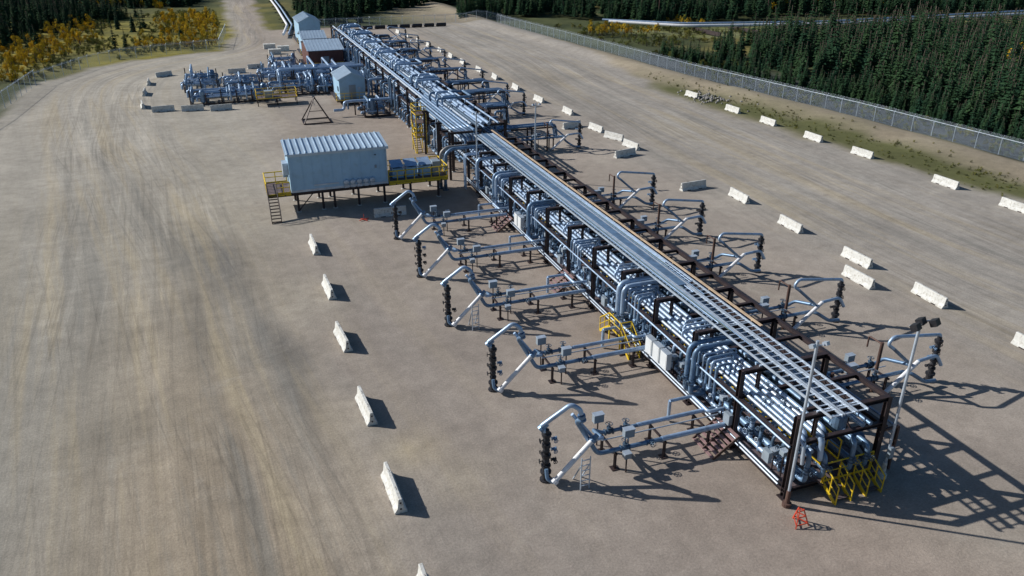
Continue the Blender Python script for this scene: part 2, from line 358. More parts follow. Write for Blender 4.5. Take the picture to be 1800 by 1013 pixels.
# ------------------------------------------------------------------ wellheads
def tree_stack(b,x,y,z0=0,H=3.0,side=1):
    b.lathe((x,y,z0),(0,0,1),[(.30,0),(.30,.08),(.2,.1),(.2,.45),(.28,.47),(.28,.58),(.17,.6),(.17,.85)],IRON,12)
    z=z0+.85
    while z<z0+H-.35:
        q=U(.85,1.1)
        b.lathe((x,y,z),(0,0,1),[(.23*q,0),(.23*q,.1),(.12,.12),(.18,.28),(.18,.34),(.12,.5),(.22,.52),(.22,.6)],IRON,10)
        b.valve((x,y,z+.31),(0,0,1),(-side,U(-.3,.3),0),.16,IRON)
        if R()<.75: b.valve((x+side*.4,y,z+.31),(side,0,0),(0,-1,0),.13,random.choice([IRON,PIPEB]))
        z+=.62
    b.lathe((x,y,z),(0,0,1),[(.25,0),(.25,.08),(.16,.1),(.13,.3),(.06,.34)],IRON,10)
def ibox(b,x,y,z,s=.5):
    b.box(x-s/2,x+s/2,y-.15,y+.15,z,z+s*.85,GREYB); b.box(x-s/2-.02,x+s/2+.02,y-.19,y+.17,z+s*.85,z+s*.85+.03,GALV)
    b.box(x-.03,x+.03,y-.03,y+.03,0,z,DARK)
def well_left(i,yc):
    b=B();x=12.0+U(-.15,.15);y=yc+.35
    j=lambda a=.12:U(-a,a)
    tree_stack(b,x,y,0,2.9,1)
    b.tube([(x-.05,y,2.9),(x-.3,y+.1,3.15),(x+1.2+j(),y-.2,4.35+j()),(x+1.55,y-.35,4.0),(x+1.6,y-.4,3.75)],.12,SILVER,12,.3)
    b.lathe((x-.27,y+.08,3.05),(.6,-.1,.5),[(.19,-.05),(.19,.1),(.14,.12),(.14,.4)],PIPEB,10)
    b.lathe((x+1.6,y-.4,3.72),(.2,-.02,-1),[(.2,0),(.2,.12),(.15,.13),(.15,.25),(.2,.26),(.2,.34)],PIPEB,10)
    b.tube([(x+1.62,y-.35,3.4),(x+1.5,y-.1,3.2),(x+2.6,y-.35,1.15),(x+10.0,y-.35,1.15)],.12,PIPEB,12,.3)
    b.tube([(x+1.35,y+.1,3.5),(x+2.45,y-.15,2.0),(x+2.75,y+.1,1.7)],.09,SILVER,10,.3)
    b.tube([(x+2.25,y-.45,2.15),(x+.15,y-.65,.28)],.13,WHITE,12)
    b.lathe((x+2.25,y-.45,2.15),(1,.1,.9),[(.2,-.08),(.2,.08),(.14,.1),(.12,.35)],PIPEB,10)
    b.lathe((x+.22,y-.64,.34),(1,.1,.9),[(.19,-.1),(.19,.1)],WHITE,10)
    b.tube([(x+.15,y-.62,.3),(x+.05,y-.2,.3),(x,y,.5)],.12,IRON,8,.15)
    b.tube([(x-.1,y-.3,.9),(x-.1,y-.45,.4),(x+.15,y-.65,.3)],.1,PIPEB,8,.15)
    b.tube([(x+3.0,y+.1,1.75),(x+3.0,y+1.15,1.5),(x+3.6,y+1.15,1.15),(x+10.0,y+1.15,1.15)],.10,PIPEB,12,.25)
    b.tube([(x+2.75,y+.1,1.7),(x+3.1,y+.1,1.7)],.1,SILVER,8)
    b.tube([(x+3.2,y+.4,1.3),(x+9.0,y+.4,1.3),(x+10,y+.4,1.3)],.035,GALV,6)
    b.tube([(x+6.2,y-.35,1.16),(x+9.9,y-.35,1.16)],.14,SILVER,12); b.tube([(x+5.6,y+1.15,1.16),(x+9.7,y+1.15,1.16)],.12,SILVER,12)
    for xx,yy in ((x+4.1,y-.35),(x+4.9,y+1.15),(x+3.95,y+1.15)): b.valve((xx,yy,1.15),(1,0,0),(0,0,1),.24,VALVE)
    b.valve((x+5.5,y-.35,1.15),(1,0,0),(0,-1,.3),.2,VALVE)
    ibox(b,x+3.7+j(),y+1.7,1.5,.55);ibox(b,x+4.6+j(),y+.2,1.35,.55);ibox(b,x+4.0,y-.8,.9,.35)
    for xx in (3.6,6.4,9.0):
        for yy in (-.35,1.15): 
            b.beam((x+xx,y+yy,0),(x+xx,y+yy,1.0),.12,.12,DARK,'h'); b.box(x+xx-.2,x+xx+.2,y+yy-.2,y+yy+.2,0,.04,DARK)
        b.beam((x+xx,y-.5,.95),(x+xx,y+1.3,.95),.1,.1,DARK)
    sx,sy=x+1.3,y-1.3
    if i in (0,2):
        for dx in (0,.45): b.beam((sx+dx,sy,0),(sx+dx,sy,1.9),.05,.05,GALV)
        for k in range(6): b.beam((sx,sy,.25+k*.3),(sx+.45,sy,.25+k*.3),.04,.04,GALV)
        b.beam((sx,sy,1.5),(sx,sy+.9,0),.05,.05,GALV);b.beam((sx+.45,sy,1.5),(sx+.45,sy+.9,0),.05,.05,GALV)
    b.tube([(x+10,y+1.15,1.15),(x+10.25,y+1.15,1.15),(x+10.25,y+1.15,.9)],.11,PIPEB,8,.1)
    b.tube([(x+8.2,y+2.3,1.35),(x+9.6,y+2.3,1.35),(x+9.6,y+.7,1.35),(x+10.6,y+.7,1.35)],.10,SILVER,10,.2)
    b.tube([(x+8.2,y+2.3,1.35),(x+8.2,y+2.3,.1)],.10,SILVER,10)
    b.obj('wellhead_assembly')
WY=[28.0,36.6,45.3,53.8,62.2]
for i,y in enumerate(WY): well_left(i,y)
def well_right(i,yc,x=37.0,xr=27.6,post=True,z=1.1):
    b=B();y=yc+.35
    tree_stack(b,x,y,0,2.7,-1)
    b.tube([(x,y,2.7),(x+.05,y,3.15),(x-3.7,y-.1,3.75),(x-4.0,y-.1,3.3),(x-3.6,y-.2,3.0)],.10,SILVER,12,.3)
    b.tube([(x-3.6,y-.2,3.0),(x-2.1,y-.3,1.7)],.10,PIPEB,10)
    b.tube([(x-1.7,y-.4,1.9),(x-3.8,y-.5,.3)],.13,WHITE,12)
    b.tube([(x-1.6,y-.3,1.85),(x-.1,y-.2,1.9),(x+.3,y-.3,1.2)],.11,SILVER,10,.3)
    b.tube([(x-.1,y-.5,.35),(x-.9,y-.5,.4),(x-2.0,y-.4,1.15),(x-2.2,y,z),(xr,y,z)],.12,PIPEB,12,.3)
    b.tube([(x-2.1,y-.3,1.7),(x-2.6,y+1.2,1.4),(x-3,y+1.3,z),(xr,y+1.3,z)],.11,PIPEB,12,.3)
    b.tube([(x-3,y+.6,z+.2),(xr,y+.6,z+.2)],.035,GALV,6)
    for xx,yy in ((x-4.4,y),(x-5.3,y+1.3),(x-3.5,y+1.3)): b.valve((xx,yy,z),(1,0,0),(0,0,1),.24,VALVE)
    ibox(b,x-5.6,y+.6,1.4,.6);ibox(b,x-4.6,y+1.8,1.3,.5)
    if post:
        b.tube([(x-4.1,y+.2,0),(x-4.1,y+.2,3.3)],.10,RUST,8);b.tube([(x-4.1,y+.2,3.2),(x-4.1,y+1.2,3.2),(x-4.1,y+1.2,2.5)],.05,RUST,6,.1)
        b.tube([(xr+.9,y-1.0,0),(xr+.9,y-1.0,2.9)],.09,RUST,8)
    xx=x-3.4
    while xx>xr:
        for yy in (0,1.3): b.beam((xx,y+yy,0),(xx,y+yy,z-.12),.12,.12,DARK,'h')
        b.beam((xx,y-.2,z-.17),(xx,y+1.5,z-.17),.1,.1,DARK); xx-=2.8
    b.obj('wellhead_assembly')
for i,y in enumerate([29.0,37.2,46.0,54.3,62.8]): well_right(i,y-.3)
for i,y in enumerate([84,103,110,122,132,145,156,166,178]): well_right(9,y,x=39.0,xr=28.5,post=(i%3==0),z=1.2 if i else 1.6)

# ------------------------------------------------------------------ pipe racks
def manifold_bay(b,y0,y1,x0=22.2):
    y=y0+.35
    while y<y1-.2:
        xx=x0+.55+U(-.05,.05); m=random.choice([SILVER,PIPEB,PIPEB,VALVE]); r=U(.07,.13)
        b.tube([(xx,y,.6),(xx,y,2.0+U(-.3,.3)),(xx+U(.8,1.6),y,2.35)],r,m,8,.25)
        b.valve((xx,y,1.05+U(0,.35)),(0,0,1),(-1,U(-.4,.4),.1),r*1.7,random.choice([VALVE,PIPEB,SILVER]),random.choice([VALVE,DARK,GALV,SILVER]))
        if R()<.7: b.valve((xx,y,1.95),(0,0,1),(-1,0,.3),r*1.5,random.choice([VALVE,PIPEB]))
        if R()<.35: ibox(b,xx-.25,y+.3,1.2+U(0,.8),.3)
        if R()<.5:
            x2=x0+1.7+U(-.1,.1)
            b.tube([(x2,y+.3,.6),(x2,y+.3,2.1)],U(.06,.11),random.choice([SILVER,PIPEB]),8)
            b.valve((x2,y+.3,1.4+U(-.3,.3)),(0,0,1),(-1,0,0),.2,VALVE,random.choice([GALV,VALVE]))
        x3=x0+4.3
        if R()<.7:
            b.tube([(x3,y+.2,.5),(x3,y+.2,2.2),(x3-1,y+.2,2.6)],U(.07,.12),random.choice([SILVER,PIPEB]),8,.2)
            b.valve((x3,y+.2,1.3),(0,0,1),(1,0,0),.2,VALVE)
        y+=U(.62,1.0)
def rack_near():
    b=B();x0,x1=22.2,27.4;H=4.6
    ys=[23.3+4.3*k for k in range(13)]; y0,y1=ys[0],ys[-1]
    for k,y in enumerate(ys):
        for x in (x0,x1): 
            b.beam((x,y,0),(x,y,H),.25,.25,DARK,'h'); b.box(x-.24,x+.24,y-.24,y+.24,0,.05,DARK)
        b.beam((x0,y,H-.1),(x1,y,H-.1),.24,.24,DARK,'h')
        b.beam((23.25,y,3.3),(23.25,y,H-.2),.16,.16,DARK,'h')
        b.beam((x0,y,3.05),(x1,y,3.05),.2,.2,DARK,'h')
        b.beam((x0-.1,y,.42),(x1+.1,y,.42),.2,.2,DARK,'h')
        if k<len(ys)-1:
            ym=(y+ys[k+1])/2
            b.beam((x0+.12,ym,3.05),(x1,ym,3.05),.16,.16,DARK,'h')
            b.beam((25.6,ym,H-.1),(x1,ym,H-.1),.18,.18,DARK,'h')
            b.beam((x1,ym,.4),(x1,ym,3.0),.16,.16,DARK,'h')
            if k%2==0: b.beam((x1,y,.5),(x1,ys[k+1],3.0),.09,.09,DARK)
    for z,w in ((.42,.24),(2.95,.2)): 
        for x in (x0,x1): b.beam((x,y0,z),(x,y1,z),w,w,DARK,'h')
    for x in (x1,25.55): b.beam((x,y0,H-.12),(x,y1,H-.12),.2,.24,DARK,'h')
    b.beam((24.8,y0,.4),(24.8,y1,.4),.2,.2,DARK)
    b.box(x0+.15,x1-.15,y0,y1,.505,.535,GRATE)
    for k in range(12): manifold_bay(b,ys[k]+.1,ys[k+1]-.1)
    for x,z,r,m in ((22.75,.78,.13,SILVER),(23.3,.85,.2,PIPEB),(24.6,.9,.15,PIPEB),(26.3,.85,.2,PIPEB),(23.6,2.15,.13,SILVER),(25.9,2.3,.15,PIPEB)):
        b.tube([(x,y0+.2,z),(x,y1,z)],r,m,12)
    for z in (.62,.84): b.tube([(x0-.2,y0+.3,z),(x0-.2,y1,z)],.055,GALV,8)
    b.tube([(x0-.16,y0,2.95),(x0-.16,y1,2.95)],.06,SILVER,8)
    railing(b,[(24.35,y0+.3),(24.35,y1-.4)],1.15,YEL,1.15,.85,.045)
    railing(b,[(25.4,y0+.3),(25.4,y1-.4)],1.15,YEL,1.15,.85,.04)
    b.box(24.35,25.4,y0+.2,y1-.2,1.1,1.13,GRATE)
    xs=[22.5,22.8,23.12,23.5,23.85,24.2]
    rs=[.085,.10,.12,.13,.10,.12]
    for k,(x,r) in enumerate(zip(xs,rs)):
        s=y0-.35+(k%3)*.35
        b.tube([(x,s-.1,2.2),(x,s,3.17+r),(x,y1+1.5,3.17+r)],r,SILVER if k%4 else GALV,12,.3)
        yy=s+1.5
        while yy<y1:
            b.lathe((x,yy,3.17+r),(0,1,0),[(r+.014,0),(r+.014,.06)],PIPEB if R()<.5 else GALV,12); yy+=U(1.1,1.7)
        if k in (1,3,4):
            yy=y0+U(2,5)
            while yy<y1: b.valve((x,yy,3.17+r),(0,1,0),(0,0,1),r*1.5,VALVE); yy+=U(5,9)
    for x,r in ((26.1,.12),(26.55,.10)):
        b.tube([(x,y0-.1,3.17+r),(x,y1+1,3.17+r)],r,PIPEB,10)
    for i,yw in enumerate(WY):
        for k in range(5):
            y=yw+1.6+k*.42+U(-.04,.04); r=random.choice([.06,.08,.09])
            xe=23.0+.4*(k%4)
            b.tube([(x0-.05,y,2.2),(x0-.05,y,3.75),(xe,y,3.75),(xe,y,3.3)],r,SILVER if k%2 else PIPEB,9,.22)
        for k in range(3):
            y=yw+5.6+k*.45; b.tube([(22.5+.35*k,y,3.4),(22.5+.35*k,y,3.8),(24.6,y,3.8),(24.6,y,3.0)],.07,SILVER,9,.2)
    for y in (31.2,31.75,39.6,40.2,56.5,64.8,65.4,70.5):
        r=.14 if R()<.6 else .17
        b.tube([(24.2,y,4.0),(x0-.42,y,4.0),(x0-.42,y,1.0),(x0+.5,y,1.0)],r,SILVER if R()<.4 else PIPEB,12,.55)
        b.valve((x0-.42,y,1.9),(0,0,1),(-1,0,0),.22,VALVE)
    for j in range(3):
        a=23.35+j*.72; c=a+.6; ye=76.5; s=22.5
        for x in (a,c): b.beam((x,s,4.80),(x,ye,4.80),.05,.13,GALV)
        y=s+.1
        while y<ye:
            b.beam((a,y,4.77),(c,y,4.77),.07,.035,GALV); y+=.45
        for k in range(6):
            xx=a+.08+k*.09; st=31+U(-3,4)+(j*3)
            if R()<.8: b.tube([(xx,st,4.81),(xx,ye,4.81)],.034,random.choice([CABLE,PIPEB,CABLE,SILVER]),6)
        if j==1: b.box(a+.03,c-.03,37,ye,4.86,4.875,PIPEB)
    for y in ys: b.beam((23.2,y,4.67),(25.6,y,4.67),.08,.08,GALV)
    b.beam((25.78,31,4.78),(25.78,78,4.78),.16,.05,TAN)
    for y in ys[2:]: b.beam((25.78,y,4.5),(25.78,y,4.75),.05,.05,TAN)
    for k,y in enumerate(ys):
        b.beam((x1,y,2.6),(x1+1.1,y,2.6),.12,.12,RUST); b.beam((x1+1.1,y,2.6),(x1+1.1,y,0),.12,.12,RUST,'h')
    for d in (.35,.75): b.tube([(x1+d,y0,2.77),(x1+d,y1,2.77)],.06,RUST if d<.5 else PIPEB,8)
    for y in (34.2,35.1,36.0,58.6,59.5): 
        b.box(x0-.45,x0-.12,y-.36,y+.36,1.1,2.15,WHITB); b.box(x0-.47,x0-.1,y-.38,y+.38,2.15,2.18,GALV); b.box(x0-.462,x0-.455,y-.3,y+.3,1.18,2.07,WHITB)
    for y in (24.6,27.9,42.5,50.2,68): b.box(x0-.35,x0-.12,y-.25,y+.25,1.3,1.9,GREYB)
    for x,z in ((23.0,2.6),(24.0,2.2),(25.6,2.7),(26.5,2.2)):
        b.tube([(x,y0+.5,z),(x,y0-.3,z),(x,y0-.3,.9),(x,y0+.4,.9)],.12,PIPEB,12,.35)
        b.valve((x,y0-.3,1.6),(0,0,1),(0,-1,.2),.2,VALVE)
    b.lathe((25.9,y0+1.2,2.3),(0,0,1),[(.1,0),(.35,.1),(.38,.3),(.38,.8),(.3,.95),(.1,1.02)],PIPEB,14)
    b.lathe((26.6,y0+.6,1.9),(1,0,0),[(.1,-.5),(.3,-.42),(.33,.3),(.1,.5)],PIPEB,14)
    b.obj('pipe_rack')
rack_near()
def rack_far():
    b=B();x0,x1=22.0,28.0;H=5.0
    ys=[80+5.4*k for k in range(18)];y0,y1=ys[0],ys[-1]
    for k,y in enumerate(ys):
        for x in (x0,(x0+x1)/2,x1): b.beam((x,y,0),(x,y,H+.25),.28,.28,DARK,'h'); b.box(x-.25,x+.25,y-.25,y+.25,0,.05,CONC)
        for z in (1.7,3.3,H): b.beam((x0-.1,y,z-.12),(x1+.1,y,z-.12),.22,.24,DARK,'h')
        if k%3==1 and k<len(ys)-1:
            for x in (x0,x1): b.beam((x,y,.2),(x,ys[k+1],3.1),.1,.1,DARK)
    for z in (3.2,H-.12):
        for x in (x0,x1): b.beam((x,y0,z),(x,y1,z),.2,.22,DARK,'h')
    for z,rr,m,de in ((H+.02,(.09,.20),SILVER,.72),(3.32,(.1,.2),SILVER,.6),(1.72,(.1,.17),PIPEB,.6)):
        x=x0+.3
        while x<x1-.3:
            r=U(*rr); 
            if R()<de: b.tube([(x,y0-U(0,3),z+r),(x,y1+U(-18,2),z+r)],r,m if R()<.6 else random.choice([PIPEB,PIPEB,GALV,VALVE]),12)
            x+=2*r+U(.06,.3)
    for y in (92,104,117,129,141,152,163):
        n=random.choice((2,3))
        for k in range(n):
            r=.15; z=H+.25; a=x0+.5+k*.55+U(0,.6); w=U(2.4,4.2)
            b.tube([(a,y-3+k*.4,z),(a,y-3+k*.4,z+.9+.12*k),(a+w-k*.9,y-3+k*.4,z+.9+.12*k),(a+w-k*.9,y+.5-k*.4,z+.9+.12*k),(a,y+.5-k*.4,z+.9+.12*k),(a,y+.5-k*.4,z)],r,random.choice([SILVER,PIPEB]),10,.35)
    for i,y in enumerate((86,95,104.5,112,123.5,134,146,157,167)):
        n=random.choice((3,4,5)); z=3.3 if i else 2.6
        xe=36.5 if i in (0,2,3,4) else U(32,35)
        for k in range(n):
            yy=y+k*.42; r=U(.09,.15)
            b.tube([(x0+1+k*.6,yy,z+r),(xe,yy,z+r),(xe+.3,yy,1.0)],r,SILVER if k%2 else PIPEB,10,.4)
        xx=x1+2.2
        while xx<xe:
            for yy in (y-.25,y+n*.42): b.beam((xx,yy,0),(xx,yy,z),.16,.16,DARK,'h')
            b.beam((xx,y-.4,z-.1),(xx,y+n*.42+.15,z-.1),.16,.18,DARK); xx+=3.2
        b.beam((x1,y-.25,z-.1),(xe,y-.25,z-.1),.14,.18,DARK); b.beam((x1,y+n*.42,z-.1),(xe,y+n*.42,z-.1),.14,.18,DARK)
    y=y0+1
    while y<y1:
        for xx in (x0-.5,x0+1.2,x1-1.0,x1+.5):
            if R()<.75:
                m=random.choice([SILVER,PIPEB,PIPEB]);r=U(.08,.15); zt=random.choice((2.0,3.4,5.1))
                b.tube([(xx+.9,y,zt),(xx,y,zt),(xx,y,.7),(xx,y+.8,.7)],r,m,9,.3)
                b.valve((xx,y,1.3),(0,0,1),(-1 if xx<25 else 1,0,0),r*1.6,VALVE,random.choice([DARK,VALVE,SILVER]))
        y+=U(.9,1.7)
    for y,xe,z in ((111,15,2.0),(119.5,20,3.3),(134,8,3.0),(135,8,3.0),(141,10,2.2),(142,9,2.2),(150,15,3.4),(160,21,2.6)):
        b.tube([(x0+1,y,z),(xe,y,z),(xe,y,.9),(xe-1.5,y,.9)],.2,SILVER,12,.5); b.tube([(x0+1,y+.6,z),(xe+.6,y+.6,z),(xe+.6,y+.6,.8)],.13,PIPEB,10,.4)
        xx=x0-2.5
        while xx>xe+.5: b.beam((xx,y+.3,0),(xx,y+.3,z-.15),.16,.16,DARK,'h');b.beam((xx,y-.4,z-.2),(xx,y+1,z-.2),.14,.14,DARK);xx-=3
    b.obj('pipe_rack')
rack_far()
def crossover():
    b=B()
    for k in range(6):
        x=22.5+k*.35;z=3.3; x2=21.3+k*.42; r=.11 if k%2 else .14
        b.tube([(x,75.5,z),(x,76.6+k*.12,z),(x,77.0+k*.12,4.6),(x2,78.3+k*.1,5.25),(x2,92+k,5.25)],r,SILVER if k%2 else PIPEB,12,.5)
    for y in (77.2,82,88): 
        for x in (20.9,24.2): b.beam((x,y,0),(x,y,5.1),.22,.22,DARK,'h')
        b.beam((20.7,y,5.0),(24.4,y,5.0),.2,.22,DARK,'h')
    for k in range(2):
        b.tube([(23.5,74.2+k*.7,4.2),(20.2-k*.3,74.2+k*.7,4.2),(19.6-k*.3,74.2+k*.7,3.7),(19.5-k*.3,74.2+k*.7,.6)],.17,PIPEB if k!=1 else TANP,12,.8)
        b.lathe((19.5-k*.3,74.2+k*.7,0),(0,0,1),[(.35,0),(.35,.1),(.2,.12),(.2,.6)],VALVE,10)
    for k in range(3): b.tube([(23.5,72.5+k*.3,3.9),(21.2,72.5+k*.3,3.9),(21.2,72.5+k*.3,.4)],.07,SILVER,8,.4)
    b.obj('pipe_crossover')
crossover()

def tower():
    b=B();x,y=20.0,88.5;w=1.2
    for dx in (0,w):
        for dy in (0,2.2): b.beam((x+dx,y+dy,0),(x+dx,y+dy,5.4 if dy else 4.6),.1,.1,YEL)
    for z in (1.9,3.6,4.5):
        b.box(x,x+w,y,y+2.2,z-.08,z,GRATE)
        if z!=3.6: railing(b,[(x+w,y),(x,y),(x,y+2.2),(x+w,y+2.2)],z,YEL,1.0,1.1)
    for z in (0,1.9):
        b.beam((x-.1,y+.2,z),(x-.1,y+2,z+1.8),.06,.18,YEL); b.beam((x+.7,y+.2,z),(x+.7,y+2,z+1.8),.06,.18,YEL)
        for k in range(8): b.beam((x-.1,y+.3+k*.22,z+.1+k*.22),(x+.7,y+.3+k*.22,z+.1+k*.22),.2,.03,GRATE)
    b.obj('yellow_access_tower')
tower()
def rack_stairs():
    b=B()
    stairs(b,24.6,23.0,.55,0,-1,1.0,.9,YEL,YEL,GRATE); stairs(b,26.4,23.0,.55,0,-1,1.0,.9,YEL,YEL,GRATE)
    railing(b,[(24.1,23.05),(27.0,23.05)],.55,YEL,1.1,.95)
    b.box(24.0,27.2,22.9,23.3,.47,.53,GRATE);b.obj('yellow_stair')
    b=B()
    b.box(21.2,22.0,38.6,40.2,.9,.95,GRATE);railing(b,[(21.2,38.6),(21.2,40.2)],.95,YEL,1.0,.8);railing(b,[(22.0,38.6),(21.2,38.6)],.95,YEL,1.0,.8)
    for p in ((21.25,38.65),(21.25,40.15)): b.beam((*p,0),(*p,.9),.08,.08,YEL)
    stairs(b,21.6,38.6,.95,0,-1,1.3,.75,YEL,YEL,GRATE);stairs(b,21.6,40.2,.95,0,1,1.3,.75,YEL,YEL,GRATE);b.obj('yellow_stair')
    for y in (26.9,47.6,61.0):
        b=B();w=1.9
        for k in range(7):
            t=k/6; b.beam((22.0-t*1.35,y,1.05-t*1.0),(22.0-t*1.35,y+w,1.05-t*1.0),.17,.04,RSTEP)
        for yy in (y,y+w/2,y+w): b.beam((22.05,yy,1.08),(20.6,yy,.02),.05,.16,RUST)
        b.obj('access_step')
rack_stairs()

# ------------------------------------------------------------------ light poles, small things
def light_pole(x,y,h,heads,lean=0):
    b=B();b.lathe((x,y,0),(0,0,1),[(.22,0),(.22,.2),(.12,.22),(.10,.9)],RUST if heads==1 else CONC,12)
    b.tube([(x,y,.2),(x+lean,y,h)],.07,GALV,10)
    if heads==3:
        b.tube([(x-.6,y,h),(x+.6,y+.1,h)],.04,GALV,6)
        for dx,dy in ((-.55,-.1),(.1,.25),(.6,-.05)):
            b.beam((x+dx,y+dy,h-.05),(x+dx+.1,y+dy-.25,h+.1),.42,.3,IRON); b.tube([(x+dx,y+dy,h-.2),(x+dx,y+dy,h+.1)],.03,GALV,6)
        b.box(x-.12,x+.12,y-.25,y-.08,1.3,1.9,GREYB)
    else:
        b.tube([(x-.35,y,h-.25),(x+.35,y,h-.25)],.03,GALV,6)
        for dx in (-.35,.35): b.beam((x+dx,y,h-.2),(x+dx+.05,y-.2,h-.1),.2,.16,GALV)
    b.obj('flood_light_pole')
light_pole(21.95,22.75,8.9,1);light_pole(27.75,22.9,8.6,3);light_pole(22.3,72.2,8.2,1);light_pole(29.2,74,8.2,1)
b=B()
for dx,dy in ((-.35,-.3),(.35,-.3),(0,.35)): b.beam((21.7+dx,21.6+dy,0),(21.7+dx*.3,21.6+dy*.3,.85),.05,.05,RED)
for z,s in ((.15,.92),(.5,.6),(.8,.35)):
    p=[(21.7-.35*s,21.6-.3*s,z),(21.7+.35*s,21.6-.3*s,z),(21.7,21.6+.35*s,z)]
    for k in range(3): b.beam(p[k],p[(k+1)%3],.04,.04,RED)
b.obj('red_marker_stand')
b=B()
for a,c in (((9.6,67.9),(10.5,68.3)),((9.8,68.4),(10.3,67.7))): b.beam((*a,.1),(*c,.1),.06,.06,RED)
b.tube([(10.05,68.1,.1),(10.05,68.1,.6)],.03,RED,6);b.obj('red_marker_stand')
b=B();A=[(9,107.6),(12.6,107.6),(12.6,110.6),(9,110.6)];top=(10.8,109.1,3.3)
for k in range(4): b.beam((*A[k],0.05),top,.12,.12,DARK); b.beam((*A[k],.1),(*A[(k+1)%4],.1),.14,.14,DARK)
b.beam((9.9,108.3,1.6),(11.7,108.3,1.6),.07,.07,DARK);b.obj('pyramid_frame')
for ux,uy in ((148,196),(178,196),(118,205),(210,197)):
    b=B();b.tube([(ux,uy,-1),(ux,uy,10)],.14,RUST,8);b.beam((ux-1.2,uy,9.3),(ux+1.2,uy,9.3),.12,.12,RUST)
    for dx in (-1.1,0,1.1): b.lathe((ux+dx,uy,9.36),(0,0,1),[(.06,0),(.09,.1),(.04,.2)],GREYB,6)
    b.obj('utility_pole')

# ------------------------------------------------------------------ elevated equipment building
def big_building():
    E=empty('elevated_equipment_building');zf=1.95
    x0,x1,y0,y1=4.2,13.3,72.3,76.3;zt=5.5
    b=B();b.box(x0,x1,y0,y1,zf,zt,CLAD)
    x=x0+.3
    while x<x1: b.beam((x,y0-.012,zf),(x,y0-.012,zt),.03,.03,CLAD); x+=.9
    b.box(x0+.02,x1-.02,y0-.02,y0-.004,zf+.02,zf+.22,GALV)
    b.obj('walls',E)
    b=B();ov=.2;zr=zt+.02
    vs=[(x0-ov,y0-ov,zr+.0),(x1+ov,y0-ov,zr),(x1+ov,y1+ov,zr+.35),(x0-ov,y1+ov,zr+.35)]
    b.add(vs+[(v[0],v[1],v[2]+.12) for v in vs],[(0,3,2,1),(4,5,6,7),(0,1,5,4),(1,2,6,5),(2,3,7,6),(3,0,4,7)],ROOF)
    x=x0
    while x<x1+.1: b.beam((x,y0-ov,zr+.165),(x,y1+ov,zr+.515),.07,.14,ROOF); x+=.55
    b.add([(x0,y1-.01,zt),(x1,y1-.01,zt),(x1,y1-.01,zr+.3),(x0,y1-.01,zr+.3)],[(0,1,2,3)],CLAD)
    b.add([(x1-.003,y0,zt),(x1-.003,y1,zt),(x1-.003,y1,zr+.32)],[(0,1,2)],CLAD);b.add([(x0+.003,y0,zt),(x0+.003,y1,zt),(x0+.003,y1,zr+.32)],[(0,2,1)],CLAD)
    b.obj('roof',E)
    b=B()
    for x in (x0+.5,x0+2.8,x0+3.9,x0+6.2,x1-.4,15.5,18.3):
        for y in (y0+.2,y1-.3): b.beam((x,y,0),(x,y,zf-.2),.2,.2,DARK,'h'); b.box(x-.2,x+.2,y-.2,y+.2,0,.05,CONC)
    b.beam((x0+.5,y0+.2,.1),(x0+2.0,y0+.2,zf-.2),.08,.08,DARK)
    for y in (y0+.1,(y0+y1)/2,y1-.2): b.beam((2.0,y,zf-.15),(19.3,y,zf-.15),.2,.26,DARK,'h')
    for x in np.arange(2.1,19.3,1.5): b.beam((x,y0,zf-.2),(x,y1,zf-.2),.12,.16,DARK)
    b.obj('steel_frame',E)
    b=B();b.box(x1+.02,19.3,y0+.1,y1-.1,zf-.02,zf+.02,GRATE);b.box(2.0,x0-.02,y0+.1,y1-.1,zf-.02,zf+.02,GRATE)
    railing(b,[(x1+.1,y0+.12),(19.3,y0+.12),(19.3,y1-.12),(x1+.1,y1-.12)],zf,YEL,1.1,.9,.055)
    b.box(x1+.1,19.3,y0+.02,y0+.06,zf-.25,zf+.05,YEL);b.box(2.0,x0-.05,y0+.02,y0+.06,zf-.2,zf+.05,YEL)
    railing(b,[(2.9,y0+.12),(x0-.1,y0+.12)],zf,YEL,1.05,.6,.055);railing(b,[(2.02,y0+.2),(2.02,y1-.1),(x0-.1,y1-.1)],zf,YEL,1.05,1.0,.055)
    b.obj('platform',E)
    b=B();stairs(b,2.45,y0+.1,zf,0,-1,2.5,.85,DARK,DARK,DARK);b.obj('stair',E)
    b=B()
    for x in (14.0,15.4,16.8):
        b.box(x,x+1.1,y0+1.2,y0+2.6,zf+.03,zf+1.0,CLAD); b.lathe((x+.55,y0+1.9,zf+1.0),(0,0,1),[(.45,0),(.45,.1),(.4,.12)],DARK,14)
        b.add([(x-.05,y0+1.1,zf+1.15),(x+1.15,y0+1.1,zf+1.15),(x+1.15,y0+2.7,zf+1.5),(x-.05,y0+2.7,zf+1.5)],[(0,1,2,3)],SILVER)
        for dx in (0,1.1): b.beam((x+dx,y0+2.6,zf+.9),(x+dx,y0+2.6,zf+1.5),.05,.05,GALV);b.beam((x+dx,y0+1.2,zf+.9),(x+dx,y0+1.2,zf+1.2),.05,.05,GALV)
    b.box(18.0,18.8,y0+1.0,y0+2.0,zf+.03,zf+1.4,GREYB)
    b.obj('cooler_units',E)
    b=B()
    for k in range(5):
        x=9.3+k*.62; b.lathe((x,y0-.03,zf+.55),(0,-1,0),[(.26,0),(.26,.16),(.2,.2),(.08,.22)],GALV,14); b.box(x-.2,x+.2,y0-.15,y0-.02,zf+.02,zf+.3,GALV)
    b.box(6.3,8.6,y0-.06,y0-.02,zf+.5,zf+.62,GALV)
    b.box(x0-.5,x0-.02,y0+.6,y0+1.7,zf+1.6,zf+2.7,GALV);b.box(x0-.45,x0-.02,y0+2.3,y0+3.3,zf+.9,zf+2.3,GREYB)
